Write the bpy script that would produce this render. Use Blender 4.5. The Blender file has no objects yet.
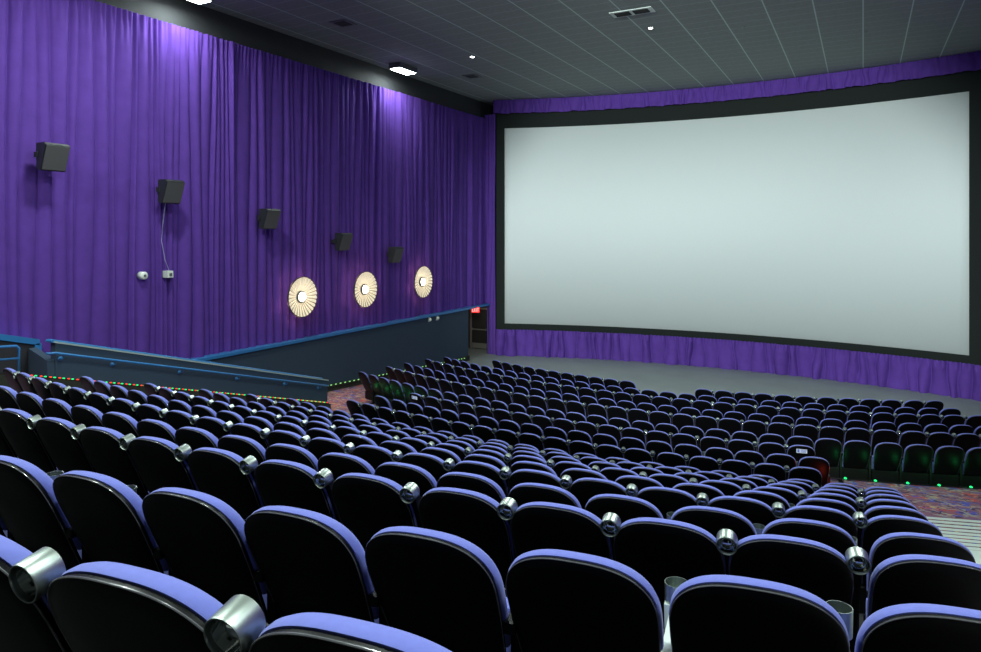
import bpy, bmesh, math, random
from mathutils import Vector, Matrix

random.seed(7)
PI = math.pi
scene = bpy.context.scene
COL = scene.collection
EYE = 5.85                      # camera height over the flat floor before the screen

# ------------------------------------------------------------------ camera
cam_d = bpy.data.cameras.new('camera')
cam = bpy.data.objects.new('camera', cam_d)
COL.objects.link(cam)
cam.location = (0, 0, EYE)
cam.rotation_euler = (math.radians(90), 0, math.radians(28.35))
cam_d.sensor_width = 36.0
cam_d.lens = 690.6 / 981 * 36.0
cam_d.shift_y = -93.1 / 981
cam_d.shift_x = 0.0
cam_d.clip_start = 0.05
cam_d.clip_end = 200
scene.camera = cam

# ------------------------------------------------------------------ exposure
scene.view_settings.view_transform = 'Standard'
scene.view_settings.look = 'None'
scene.view_settings.exposure = 0.0
scene.view_settings.gamma = 1.0
scene.view_settings.use_curve_mapping = False

# ------------------------------------------------------------------ world (closed room: only a trace of ambient)
world = bpy.data.worlds.new('world')
scene.world = world
world.use_nodes = True
world.node_tree.nodes['Background'].inputs[0].default_value = (0.5, 0.55, 0.8, 1)
world.node_tree.nodes['Background'].inputs[1].default_value = 0.02

# ------------------------------------------------------------------ lamps of the room and added fill lights
CEIL_Z = EYE + 6.36
def lamp(name, kind, loc, power, color, size=0.5, rot=(0, 0, 0), size_y=None, spot=None, blend=0.6, spread=None):
    d = bpy.data.lights.new(name, kind)
    d.energy = power
    d.color = color
    if kind == 'AREA':
        d.shape = 'RECTANGLE' if size_y else 'DISK'
        d.size = size
        if size_y:
            d.size_y = size_y
        if spread:
            d.spread = spread
    else:
        d.shadow_soft_size = size
    if kind == 'SPOT':
        d.spot_size = spot
        d.spot_blend = blend
    o = bpy.data.objects.new(name, d)
    o.location = loc
    o.rotation_euler = rot
    COL.objects.link(o)
    return o
WHITE = (0.86, 1.0, 0.92)
COOL = (0.84, 1.0, 0.98)
FLOODS = [(-15.40, 21.55), (-15.45, 12.1), (-15.45, 3.0), (3.95, 21.55), (3.95, 12.1), (3.95, 3.0)]
for fx, fy in FLOODS:
    lamp('flood_light', 'AREA', (fx, fy, CEIL_Z - 0.30), 80, COOL, 0.95, (0, 0, 0), 0.42)
DOWNS = [(-12.4, 21.6), (-5.8, 21.2), (0.9, 21.6)]
for fx, fy in DOWNS:
    lamp('downlight_lamp', 'SPOT', (fx, fy, CEIL_Z - 0.10), 300, WHITE, 0.08, (0, 0, 0), None, math.radians(92), 0.8)
HOUSE = [(-12.4, 9.0), (-5.8, 9.0), (0.9, 9.0), (-12.4, 0.5), (-5.8, 0.5), (0.9, 0.5)]
for fx, fy in HOUSE:
    lamp('house_lamp', 'AREA', (fx, fy, CEIL_Z - 0.12), 450, WHITE, 0.8)
# two unseen floods that wash the screen from the back wall
for fx in (-12.0, 0.5):
    t = Vector((-5.9, 30.5, EYE - 1.4)) - Vector((fx, -2.2, EYE + 4.6))
    lamp('screen_flood', 'SPOT', (fx, -2.2, EYE + 4.6), 14500, (0.87, 1.0, 0.96), 0.25, t.to_track_quat('-Z', 'Y').to_euler(), None, math.radians(42), 0.5)

t = Vector((-4.0, 19.5, CEIL_Z)) - Vector((2.0, 2.0, CEIL_Z - 3.0))
lamp('ceiling_fill', 'SPOT', (2.0, 2.0, CEIL_Z - 3.0), 5200, (0.86, 1.0, 0.93), 0.25, t.to_track_quat('-Z', 'Y').to_euler(), None, math.radians(42), 1.0)  # added unseen spot, brightens the ceiling and leaves its left side darker
# ------------------------------------------------------------------ materials
MATS = {}
def mat(name, base, rough=0.5, metal=0.0, emit=None, estr=0.0, spec=None, noise=None, bump=None, sheen=None, coat=None):
    m = bpy.data.materials.new(name)
    m.use_nodes = True
    nt = m.node_tree
    b = nt.nodes['Principled BSDF']
    b.inputs['Base Color'].default_value = (*base, 1)
    b.inputs['Roughness'].default_value = rough
    b.inputs['Metallic'].default_value = metal
    if spec is not None:
        b.inputs['Specular IOR Level'].default_value = spec
    if emit:
        b.inputs['Emission Color'].default_value = (*emit, 1)
        b.inputs['Emission Strength'].default_value = estr
    if sheen:
        b.inputs['Sheen Weight'].default_value = sheen
    if coat:
        b.inputs['Coat Weight'].default_value = coat
    if noise or bump:
        tc = nt.nodes.new('ShaderNodeTexCoord')
        n = nt.nodes.new('ShaderNodeTexNoise')
        sc, amt = noise or bump
        n.inputs['Scale'].default_value = sc
        n.inputs['Detail'].default_value = 4
        nt.links.new(tc.outputs['Object'], n.inputs['Vector'])
        if noise:
            r = nt.nodes.new('ShaderNodeMapRange')
            r.inputs['To Min'].default_value = 1 - amt
            r.inputs['To Max'].default_value = 1 + amt
            mx = nt.nodes.new('ShaderNodeVectorMath')
            mx.operation = 'SCALE'
            mx.inputs[0].default_value = base
            nt.links.new(n.outputs['Fac'], r.inputs['Value'])
            nt.links.new(r.outputs['Result'], mx.inputs['Scale'])
            nt.links.new(mx.outputs['Vector'], b.inputs['Base Color'])
        if bump:
            bp = nt.nodes.new('ShaderNodeBump')
            bp.inputs['Strength'].default_value = 0.25
            bp.inputs['Distance'].default_value = bump[1]
            n2 = nt.nodes.new('ShaderNodeTexNoise')
            n2.inputs['Scale'].default_value = bump[0]
            nt.links.new(tc.outputs['Object'], n2.inputs['Vector'])
            nt.links.new(n2.outputs['Fac'], bp.inputs['Height'])
            nt.links.new(bp.outputs['Normal'], b.inputs['Normal'])
    MATS[name] = m
    return m

mat('purple_drape', (0.100, 0.042, 0.280), 0.85, spec=0.15, noise=(3.0, 0.18), bump=(60, 0.002))
mat('navy_fabric', (0.026, 0.050, 0.085), 0.9, noise=(30, 0.15), bump=(80, 0.003))
mat('charcoal_wall', (0.020, 0.022, 0.024), 0.8, noise=(6, 0.15))
mat('blue_paint', (0.03, 0.17, 0.42), 0.35)
mat('pale_cap', (0.35, 0.42, 0.40), 0.35)
mat('screen_vinyl', (0.74, 0.80, 0.79), 0.75)
mat('black_masking', (0.004, 0.0085, 0.0072), 0.9)
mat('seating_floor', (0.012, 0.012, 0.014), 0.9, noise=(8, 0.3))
mat('concrete', (0.215, 0.245, 0.235), 0.5, noise=(0.9, 0.18), bump=(14, 0.002))
mat('seat_shell', (0.0016, 0.0018, 0.0024), 0.42, spec=0.13, bump=(140, 0.0006))
mat('seat_fabric', (0.125, 0.150, 0.50), 0.85, sheen=0.15, noise=(40, 0.12), bump=(400, 0.0006))
mat('seat_welt', (0.10, 0.10, 0.11), 0.22, spec=0.8)
mat('seat_metal', (0.005, 0.005, 0.005), 0.5, spec=0.2)
mat('armrest_plastic', (0.005, 0.005, 0.007), 0.45, spec=0.2)
mat('brushed_steel', (0.34, 0.39, 0.365), 0.38, metal=1.0, noise=(25, 0.08))
mat('mirror_steel', (0.50, 0.55, 0.52), 0.08, metal=1.0)
mat('pale_plastic', (0.50, 0.56, 0.52), 0.5)
mat('speaker_black', (0.022, 0.024, 0.026), 0.45)
mat('speaker_grille', (0.080, 0.078, 0.080), 0.7, bump=(200, 0.001))
mat('white_plastic', (0.75, 0.80, 0.72), 0.4)
mat('sconce_shade', (0.80, 0.72, 0.56), 0.6, emit=(1.0, 0.84, 0.60), estr=0.42)
mat('sconce_rib', (0.50, 0.42, 0.30), 0.5)
mat('sconce_rim', (0.04, 0.04, 0.05), 0.4)
mat('lamp_glow', (1, 0.95, 0.85), 0.5, emit=(1.0, 0.93, 0.78), estr=6.0)
mat('flood_glow', (1, 1, 1), 0.5, emit=(0.92, 1.0, 0.98), estr=40.0)
mat('down_glow', (1, 1, 1), 0.5, emit=(0.95, 1.0, 0.93), estr=14.0)
mat('exit_red', (0.6, 0.01, 0.01), 0.4, emit=(1.0, 0.03, 0.03), estr=1.0)
mat('exit_letter', (0.9, 0.7, 0.7), 0.4, emit=(1.0, 0.35, 0.30), estr=1.6)
mat('door_dark', (0.016, 0.014, 0.013), 0.5)
mat('door_metal', (0.30, 0.28, 0.25), 0.4, metal=0.6)
mat('alcove_paint', (0.07, 0.055, 0.05), 0.8)
mat('led_green', (0, 0.3, 0.05), 0.4, emit=(0.02, 1.0, 0.25), estr=1.3)
mat('led_red', (0.4, 0, 0), 0.4, emit=(1.0, 0.06, 0.02), estr=1.4)
mat('curb_carpet', (0.020, 0.024, 0.016), 0.95, noise=(12, 0.3))
mat('vent_metal', (0.10, 0.11, 0.11), 0.5)
mat('vent_slot', (0.002, 0.002, 0.002), 0.9)
mat('sign_white', (0.60, 0.62, 0.70), 0.5)
mat('sign_blue', (0.10, 0.14, 0.50), 0.5)
mat('cable_grey', (0.35, 0.36, 0.50), 0.5)
mat('nosing', (0.50, 0.58, 0.52), 0.7)
mat('plain_wall', (0.02, 0.02, 0.028), 0.85)

def carpet_mat():
    m = bpy.data.materials.new('patterned_carpet')
    m.use_nodes = True
    nt = m.node_tree
    b = nt.nodes['Principled BSDF']
    b.inputs['Roughness'].default_value = 0.95
    tc = nt.nodes.new('ShaderNodeTexCoord')
    prev = None
    base = nt.nodes.new('ShaderNodeRGB')
    base.outputs[0].default_value = (0.19, 0.085, 0.125, 1)
    prev = base.outputs[0]
    layers = [((3.0, 5.5, 1), (0.40, 0.055, 0.06), 0.60, 11), ((2.6, 6.5, 1), (0.06, 0.07, 0.34), 0.58, 23),
              ((3.0, 7.0, 1), (0.26, 0.24, 0.22), 0.58, 37), ((4.0, 11.0, 1), (0.50, 0.34, 0.14), 0.64, 51),
              ((6.0, 9.0, 1), (0.05, 0.02, 0.05), 0.60, 67)]
    for sc, colr, th, off in layers:
        mp = nt.nodes.new('ShaderNodeMapping')
        mp.inputs['Scale'].default_value = sc
        mp.inputs['Location'].default_value = (off, off * 0.7, 0)
        mp.inputs['Rotation'].default_value = (0, 0, off * 0.37)
        n = nt.nodes.new('ShaderNodeTexNoise')
        n.inputs['Scale'].default_value = 1.0
        n.inputs['Detail'].default_value = 2
        n.inputs['Distortion'].default_value = 1.2
        r = nt.nodes.new('ShaderNodeMapRange')
        r.inputs['From Min'].default_value = th - 0.02
        r.inputs['From Max'].default_value = th + 0.02
        mx = nt.nodes.new('ShaderNodeMix')
        mx.data_type = 'RGBA'
        mx.inputs['B'].default_value = (*colr, 1)
        nt.links.new(tc.outputs['Object'], mp.inputs['Vector'])
        nt.links.new(mp.outputs['Vector'], n.inputs['Vector'])
        nt.links.new(n.outputs['Fac'], r.inputs['Value'])
        nt.links.new(r.outputs['Result'], mx.inputs['Factor'])
        nt.links.new(prev, mx.inputs['A'])
        prev = mx.outputs['Result']
    nt.links.new(prev, b.inputs['Base Color'])
    MATS['patterned_carpet'] = m
carpet_mat()

def ceiling_mat():
    m = bpy.data.materials.new('ceiling_tiles')
    m.use_nodes = True
    nt = m.node_tree
    b = nt.nodes['Principled BSDF']
    b.inputs['Roughness'].default_value = 0.8
    tc = nt.nodes.new('ShaderNodeTexCoord')
    sp = nt.nodes.new('ShaderNodeSeparateXYZ')
    nt.links.new(tc.outputs['Object'], sp.inputs[0])
    def math_(op, a, bb=None):
        n = nt.nodes.new('ShaderNodeMath')
        n.operation = op
        for i, vv in enumerate((a, bb)):
            if vv is None:
                continue
            if isinstance(vv, (int, float)):
                n.inputs[i].default_value = vv
            else:
                nt.links.new(vv, n.inputs[i])
        return n.outputs[0]
    def line(out, period, width):
        s = math_('ADD', out, 100 * period)
        q = math_('DIVIDE', s, period)
        fr = math_('FRACT', q)
        d = math_('ABSOLUTE', math_('SUBTRACT', fr, 0.5))
        return math_('GREATER_THAN', d, 0.5 - width / period / 2)
    lx = line(sp.outputs['X'], 1.22, 0.035)
    ly = line(sp.outputs['Y'], 0.61, 0.030)
    tile = nt.nodes.new('ShaderNodeTexNoise')
    tile.inputs['Scale'].default_value = 9
    tile.inputs['Detail'].default_value = 6
    nt.links.new(tc.outputs['Object'], tile.inputs['Vector'])
    ramp = nt.nodes.new('ShaderNodeMapRange')
    ramp.inputs['To Min'].default_value = 0.75
    ramp.inputs['To Max'].default_value = 1.2
    nt.links.new(tile.outputs['Fac'], ramp.inputs['Value'])
    sc = nt.nodes.new('ShaderNodeVectorMath')
    sc.operation = 'SCALE'
    sc.inputs[0].default_value = (0.19, 0.215, 0.20)
    nt.links.new(ramp.outputs['Result'], sc.inputs['Scale'])
    m1 = nt.nodes.new('ShaderNodeMix')
    m1.data_type = 'RGBA'
    m1.inputs['B'].default_value = (0.27, 0.32, 0.295, 1)
    nt.links.new(ly, m1.inputs['Factor'])
    nt.links.new(sc.outputs['Vector'], m1.inputs['A'])
    m2 = nt.nodes.new('ShaderNodeMix')
    m2.data_type = 'RGBA'
    m2.inputs['B'].default_value = (0.42, 0.54, 0.49, 1)
    nt.links.new(lx, m2.inputs['Factor'])
    nt.links.new(m1.outputs['Result'], m2.inputs['A'])
    nt.links.new(m2.outputs['Result'], b.inputs['Base Color'])
    MATS['ceiling_tiles'] = m
ceiling_mat()

# ------------------------------------------------------------------ helpers
def obj(name, bm, m, parent=None, smooth=False, loc=None, mats=None):
    me = bpy.data.meshes.new(name)
    bmesh.ops.recalc_face_normals(bm, faces=bm.faces)
    bm.to_mesh(me)
    bm.free()
    for k in (mats or [m]):
        me.materials.append(MATS[k])
    if smooth:
        for p in me.polygons:
            p.use_smooth = True
    o = bpy.data.objects.new(name, me)
    COL.objects.link(o)
    if parent:
        o.parent = parent
    if loc:
        o.location = loc
    return o

def tag(o, label=None, cat=None, group=None, kind=None):
    if label: o['label'] = label
    if cat: o['category'] = cat
    if group: o['group'] = group
    if kind: o['kind'] = kind
    return o

def thing(name, label, cat, loc=(0, 0, 0), rotz=0, group=None):
    o = bpy.data.objects.new(name, None)
    COL.objects.link(o)
    o.location = loc
    o.rotation_euler = (0, 0, rotz)
    o.empty_display_size = 0.1
    return tag(o, label, cat, group)

def struct(name, bm, m, smooth=False):
    return tag(obj(name, bm, m, None, smooth), kind='structure')

def add_box(bm, x0, x1, y0, y1, z0, z1, mi=0, bev=0.0):
    vs = [bm.verts.new((x, y, z)) for z in (z0, z1) for y in (y0, y1) for x in (x0, x1)]
    fs = []
    for idx in ((0, 2, 3, 1), (4, 5, 7, 6), (0, 1, 5, 4), (2, 6, 7, 3), (0, 4, 6, 2), (1, 3, 7, 5)):
        f = bm.faces.new([vs[i] for i in idx])
        f.material_index = mi
        fs.append(f)
    if bev:
        es = list({e for f in fs for e in f.edges})
        bmesh.ops.bevel(bm, geom=es, offset=bev, segments=2, affect='EDGES', profile=0.7)
    return vs

def box(*a, **k):
    bm = bmesh.new()
    add_box(bm, *a, **k)
    return bm

def add_tube(bm, pts, r, n=10, caps=True, mi=0):
    pts = [Vector(p) for p in pts]
    rings = []
    up = Vector((0, 0, 1))
    for i, p in enumerate(pts):
        if i == 0: t = pts[1] - p
        elif i == len(pts) - 1: t = p - pts[-2]
        else: t = (pts[i + 1] - p).normalized() + (p - pts[i - 1]).normalized()
        t.normalize()
        a = t.cross(up)
        if a.length < 1e-3: a = t.cross(Vector((1, 0, 0)))
        a.normalize()
        b = a.cross(t)
        rr = r[i] if isinstance(r, (list, tuple)) else r
        rings.append([bm.verts.new(p + a * (rr * math.cos(2 * PI * k / n)) + b * (rr * math.sin(2 * PI * k / n))) for k in range(n)])
    for q in range(len(rings) - 1):
        for k in range(n):
            f = bm.faces.new((rings[q][k], rings[q][(k + 1) % n], rings[q + 1][(k + 1) % n], rings[q + 1][k]))
            f.material_index = mi
    if caps:
        bm.faces.new(rings[0][::-1]).material_index = mi
        bm.faces.new(rings[-1]).material_index = mi

def tube(pts, r, n=10, caps=True):
    bm = bmesh.new()
    add_tube(bm, pts, r, n, caps)
    return bm

def add_lathe(bm, prof, n=24, axis='z', center=(0, 0, 0), mi=0):
    """prof: list of (radius, height) along the axis"""
    cx, cy, cz = center
    rings = []
    for r, h in prof:
        if r < 1e-5:
            p = (cx, cy, cz + h) if axis == 'z' else ((cx, cy + h, cz) if axis == 'y' else (cx + h, cy, cz))
            rings.append([bm.verts.new(p)])
            continue
        ring = []
        for k in range(n):
            a = 2 * PI * k / n
            c, s = r * math.cos(a), r * math.sin(a)
            if axis == 'z': p = (cx + c, cy + s, cz + h)
            elif axis == 'y': p = (cx + c, cy + h, cz + s)
            else: p = (cx + h, cy + c, cz + s)
            ring.append(bm.verts.new(p))
        rings.append(ring)
    for a, b in zip(rings, rings[1:]):
        for k in range(n):
            k2 = (k + 1) % n
            if len(a) == 1 and len(b) == 1: continue
            if len(a) == 1: f = bm.faces.new((a[0], b[k], b[k2]))
            elif len(b) == 1: f = bm.faces.new((a[k], a[k2], b[0]))
            else: f = bm.faces.new((a[k], a[k2], b[k2], b[k]))
            f.material_index = mi

def lathe(prof, n=24, axis='z', center=(0, 0, 0)):
    bm = bmesh.new()
    add_lathe(bm, prof, n, axis, center)
    return bm

# ------------------------------------------------------------------ geometry of the hall
XL, XR = -16.0, 4.4
YB, YF = -4.0, 33.0
CX, CY = -5.80, 39.62           # centre of the seat rings
HW = -14.0                      # half wall by the left aisle
SEAT_H = 0.98

FRONT = [
    ('R1', 17.75, 4.810, [-0.3676, -0.3357, -0.3036, -0.2712, -0.2403, -0.2094, -0.1779, -0.1470, -0.1161, -0.0852, -0.0537]),
    ('R1b', 18.00, 4.770, [0.0839, 0.1159, 0.1472, 0.1781, 0.2096, 0.2416, 0.2743, 0.3062, 0.3381, 0.3701, 0.4042, 0.4351]),
    ('R2', 19.24, 4.680, [-0.4280, -0.3995, -0.3709, -0.3409, -0.3107, -0.2798, -0.2494, -0.2193, -0.1907, -0.1616, -0.1330, -0.1044, -0.0758, -0.0472, -0.0186, 0.0099, 0.0385, 0.0671, 0.0963, 0.1250, 0.1537, 0.1845, 0.2133, 0.2426, 0.2733, 0.3032, 0.3329, 0.3618, 0.3924, 0.4210]),
    ('R3', 20.22, 4.610, [-0.4151, -0.3863, -0.3551, -0.3249, -0.2971, -0.2698, -0.2387, -0.2113, -0.1834, -0.1558, -0.1282, -0.0999, -0.0712, -0.0427, -0.0155, 0.0117, 0.0393, 0.0669, 0.0941, 0.1213, 0.1485, 0.1764, 0.2039, 0.2319, 0.2591, 0.2863, 0.3150, 0.3422, 0.3694, 0.3968, 0.4258, 0.4534]),
    ('R4', 21.39, 4.550, [-0.3936, -0.3645, -0.3376, -0.3101, -0.2821, -0.2538, -0.2265, -0.1995, -0.1738, -0.1480, -0.1219, -0.0961, -0.0704, -0.0447, -0.0189, 0.0069, 0.0330, 0.0587, 0.0856, 0.1114, 0.1371, 0.1642, 0.1899, 0.2165, 0.2422, 0.2679, 0.2970, 0.3238, 0.3508, 0.3766, 0.4033]),
    ('R5', 22.43, 4.470, [-0.3705, -0.3456, -0.3211, -0.2952, -0.2701, -0.2440, -0.2195, -0.1942, -0.1695, -0.1433, -0.1173, -0.0927, -0.0669, -0.0420, -0.0150, 0.0096, 0.0341, 0.0586, 0.0838, 0.1083, 0.1329, 0.1575, 0.1826, 0.2078, 0.2324, 0.2569, 0.2823, 0.3083, 0.3331, 0.3578, 0.3835]),
    ('R6', 23.77, 4.390, [-0.3479, -0.3226, -0.2995, -0.2764, -0.2517, -0.2281, -0.2040, -0.1787, -0.1556, -0.1324, -0.1093, -0.0861, -0.0630, -0.0399, -0.0167, 0.0064, 0.0296, 0.0533, 0.0764, 0.1001, 0.1238, 0.1474, 0.1712, 0.1950, 0.2184, 0.2422, 0.2674, 0.2917, 0.3162, 0.3405, 0.3649]),
    ('R7', 24.62, 4.340, [-0.1984, -0.1731, -0.1507, -0.1268, -0.1044, -0.0821, -0.0597, -0.0373, -0.0144, 0.0080, 0.0303, 0.0527, 0.0750, 0.0973, 0.1215, 0.1443, 0.1688, 0.1917]),
    ('R8', 25.89, 4.180, [-0.1972, -0.1726, -0.1512, -0.1300, -0.1087, -0.0875, -0.0662, -0.0450, -0.0237, -0.0018, 0.0195, 0.0411, 0.0633, 0.0845, 0.1063, 0.1291, 0.1504, 0.1722, 0.1943]),
    ('R9', 26.92, 4.065, [-0.1909, -0.1695, -0.1488, -0.1283, -0.1079, -0.0875, -0.0669, -0.0461, -0.0255, -0.0050, 0.0154, 0.0358, 0.0563, 0.0767, 0.0994, 0.1211, 0.1415, 0.1624, 0.1837]),

]
BACK = []
for k in range(1, 11):
    R = 28.49 + 1.162 * (k - 1)
    T = 3.77 - 0.341 * (k - 1)
    if k == 7: T = 1.735
    if k == 9: R, T = 37.77, 1.070
    if k == 10: R, T = 38.95, 0.708
    BACK.append((k, R, T))

# floor profile: (ring radius, height)
PROF = [(17.0, 0.0), (17.80, EYE - 5.77), (19.24, EYE - 5.66), (20.22, EYE - 5.59), (21.39, EYE - 5.53), (22.43, EYE - 5.45),
        (23.77, EYE - 5.37), (24.62, EYE - 5.32), (25.10, EYE - 5.32), (25.10, EYE - 5.16), (26.12, EYE - 5.16), (26.12, EYE - 5.045), (27.40, EYE - 5.045)]
r_prev = 27.40
for k, R, T in BACK:
    z = EYE - (T + SEAT_H)
    PROF += [(r_prev, z), (R + 0.22, z)]
    r_prev = R + 0.22
PROF += [(r_prev, EYE - 1.34), (44.0, EYE - 1.34)]

def floor_z(rho):
    z = PROF[0][1]
    for (r0, z0), (r1, z1) in zip(PROF, PROF[1:]):
        if r0 <= rho <= r1 and r1 > r0:
            return z0 + (z1 - z0) * (rho - r0) / (r1 - r0)
    return 0.0 if rho < 17 else EYE - 1.34

def ring_strip(bm, prof, xa, xb, n=40):
    rows = []
    for r, z in prof:
        a0 = math.asin((xa - CX) / r)
        a1 = math.asin((xb - CX) / r)
        rows.append([bm.verts.new((CX + r * math.sin(a0 + (a1 - a0) * i / n), CY - r * math.cos(a0 + (a1 - a0) * i / n), z)) for i in range(n + 1)])
    for a, b in zip(rows, rows[1:]):
        for i in range(n):
            bm.faces.new((a[i], a[i + 1], b[i + 1], b[i]))

# flat front floor (concrete) and the raked, terraced, carpeted floor
bm = bmesh.new()
add_box(bm, XL - 2.2, XR + 0.2, 14.0, YF, -0.25, 0.0)
struct('floor', bm, 'concrete')
bm = bmesh.new()
ring_strip(bm, PROF[:7], XL, XR)
struct('floor_front_slope', bm, 'patterned_carpet')
bm = bmesh.new()
ring_strip(bm, PROF[6:9], XL, XR, 60)
ring_strip(bm, PROF[8:], XL, HW, 8)
ring_strip(bm, PROF[8:], 2.9, XR, 8)
struct('floor_aisles', bm, 'patterned_carpet')
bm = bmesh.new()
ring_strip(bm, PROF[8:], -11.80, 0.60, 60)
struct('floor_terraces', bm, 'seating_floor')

# stairs of the right aisle and of the left aisle
def ramp_z(rho):
    pts = [(24.9, EYE - 5.34), (26.9, EYE - 5.02), (28.3, EYE - 4.75)]
    if rho > 28.3:
        return EYE - 4.75 + (rho - 28.3) * 0.2935
    for (r0, z0), (r1, z1) in zip(pts, pts[1:]):
        if rho <= r1:
            return z0 + (z1 - z0) * (rho - r0) / (r1 - r0)
def stairs(name, xa, xb, striped, r):
    tread = bmesh.new()
    strips = bmesh.new()
    step = 0.27
    prof = [(r, EYE - 5.50)]
    while r < 43.6:
        z = ramp_z(r + step)
        prof += [(r, z), (r + step, z)]
        sp = [(r - 0.004, z - 0.035), (r - 0.004, z + 0.006), (r + 0.10, z + 0.006)]
        rows = []
        n = 8
        for rr_, zz in sp:
            a0 = math.asin((xa + 0.03 - CX) / rr_)
            a1 = math.asin((xb - 0.03 - CX) / rr_)
            rows.append([strips.verts.new((CX + rr_ * math.sin(a0 + (a1 - a0) * i / n), CY - rr_ * math.cos(a0 + (a1 - a0) * i / n), zz)) for i in range(n + 1)])
        for a, b in zip(rows, rows[1:]):
            for i in range(n):
                strips.faces.new((a[i], a[i + 1], b[i + 1], b[i]))
        r += step
    ring_strip(tread, prof, xa, xb, 8)
    s = obj(name, tread, 'patterned_carpet')
    s['kind'] = 'structure'
    if not striped:
        strips.free()
        return s
    e = obj('nosing_strip', strips, 'nosing', s)
    e['label'] = 'pale anti-slip stripes across the stair treads'
    return s
stairs('floor_right_stairs', 0.62, 2.9, True, 25.72)
stairs('floor_left_stairs', HW + 0.02, -11.82, False, 26.4)
bm = bmesh.new()
ring_strip(bm, [(23.93, EYE - 5.5), (23.93, EYE - 5.19), (26.3, EYE - 5.17)], -0.35, XR, 16)
ring_strip(bm, [(26.3, EYE - 5.17), (26.3, EYE - 5.5)], 0.62, XR, 8)
struct('floor_right_landing', bm, 'patterned_carpet')

# walls
def quadwall(name, x0, x1, y0, y1, z0, z1, m):
    return struct(name, box(x0, x1, y0, y1, z0, z1), m)
ALC0, ALC1 = 27.4, 29.35        # exit opening in the left wall
TRIM_Z = EYE - 3.46
bm = bmesh.new()
add_box(bm, XL - 0.58, XL - 0.28, YB, ALC0, -0.25, CEIL_Z + 0.2)
add_box(bm, XL - 0.58, XL - 0.28, 30.45, YF, -0.25, CEIL_Z + 0.2)
add_box(bm, XL - 0.58, XL - 0.28, ALC0, 30.45, TRIM_Z - 0.02, CEIL_Z + 0.2)
struct('wall_left', bm, 'charcoal_wall')
quadwall('wall_right', XR, XR + 0.3, YB, YF, -0.25, CEIL_Z + 0.2, 'plain_wall')
quadwall('wall_back', XL - 0.3, XR + 0.3, YB - 0.3, YB, -0.25, CEIL_Z + 0.2, 'plain_wall')
quadwall('wall_front', XL - 2.5, XR + 0.3, YF, YF + 0.3, -0.25, CEIL_Z + 0.2, 'charcoal_wall')
bm = box(XL - 2.5, XR + 0.3, YB - 0.3, YF + 0.3, CEIL_Z, CEIL_Z + 0.2)
struct('ceiling', bm, 'ceiling_tiles')

# exit alcove behind the left wall
bm = bmesh.new()
add_box(bm, -18.2, -18.0, 26.8, 30.7, -0.1, TRIM_Z + 0.1)
add_box(bm, -18.2, XL - 0.3, 26.8, 27.0, -0.1, TRIM_Z + 0.1)
add_box(bm, -18.0, XL - 0.3, 30.45, 30.65, -0.1, TRIM_Z + 0.1)
add_box(bm, -18.0, XL - 0.3, 27.0, 30.45, TRIM_Z, TRIM_Z + 0.1)
struct('wall_alcove', bm, 'alcove_paint')
d = tag(bpy.data.objects.new('door_1', None), kind='structure')
COL.objects.link(d)
d.location = (-17.02, 30.42, 0)
obj('door_leaf', box(-0.44, 0.44, -0.05, 0.0, 0.02, 2.0), 'door_dark', d)
bm = bmesh.new()
add_box(bm, -0.53, -0.44, -0.07, 0.0, 0.0, 2.08)
add_box(bm, 0.44, 0.50, -0.07, 0.0, 0.0, 2.08)
add_box(bm, -0.44, 0.44, -0.07, 0.0, 2.0, 2.08)
obj('door_frame', bm, 'door_metal', d)
bm = box(-0.42, 0.42, -0.13, -0.09, 0.96, 1.02)
add_box(bm, -0.42, -0.36, -0.09, -0.05, 0.94, 1.04)
add_box(bm, 0.36, 0.42, -0.09, -0.05, 0.94, 1.04)
obj('push_bar', bm, 'door_metal', d)
obj('kick_plate', box(-0.42, 0.42, -0.06, -0.05, 0.04, 0.30), 'door_metal', d)

lamp('alcove_fill', 'POINT', (-17.0, 28.6, TRIM_Z - 0.25), 14, (1.0, 0.86, 0.70), 0.08)  # added fill without a fixture, lights the alcove so the door shows
# exit sign
t = thing('exit_sign', 'red lit EXIT sign hanging over the dark exit doorway left of the screen', 'exit sign', (-15.93, 28.05, TRIM_Z - 0.14), 0)
# faces the seats and the camera
ang = math.atan2(28.05, -15.93) - math.radians(90)
t.rotation_euler = (0, 0, math.radians(28))
obj('housing', box(-0.19, 0.19, -0.03, 0.03, -0.12, 0.13, bev=0.008), 'exit_red', t)
bm = bmesh.new()
def add_letter(bm, segs, x, w, h, th, y0, y1, z):
    for (a, b, c, dd) in segs:
        p0 = Vector((x + a * w, 0, z + b * h))
        p1 = Vector((x + c * w, 0, z + dd * h))
        dv = (p1 - p0).normalized()
        nrm = Vector((-dv.z, 0, dv.x)) * th / 2
        ext = dv * th / 2
        q = [p0 - ext + nrm, p1 + ext + nrm, p1 + ext - nrm, p0 - ext - nrm]
        top = [bm.verts.new((v.x, y0, v.z)) for v in q]
        bot = [bm.verts.new((v.x, y1, v.z)) for v in q]
        bm.faces.new(top)
        bm.faces.new(bot[::-1])
        for i in range(4):
            bm.faces.new((top[i], bot[i], bot[(i + 1) % 4], top[(i + 1) % 4]))
GL = {'E': [(0, 0, 0, 1), (0, 0, 1, 0), (0, .5, .8, .5), (0, 1, 1, 1)], 'X': [(0, 0, 1, 1), (0, 1, 1, 0)],
      'I': [(.5, 0, .5, 1)], 'T': [(.5, 0, .5, 1), (0, 1, 1, 1)]}
for i, chh in enumerate('EXIT'):
    add_letter(bm, GL[chh], -0.145 + i * 0.078, 0.05, 0.14, 0.018, -0.036, -0.030, -0.065)
obj('lettering', bm, 'exit_letter', t)
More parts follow.
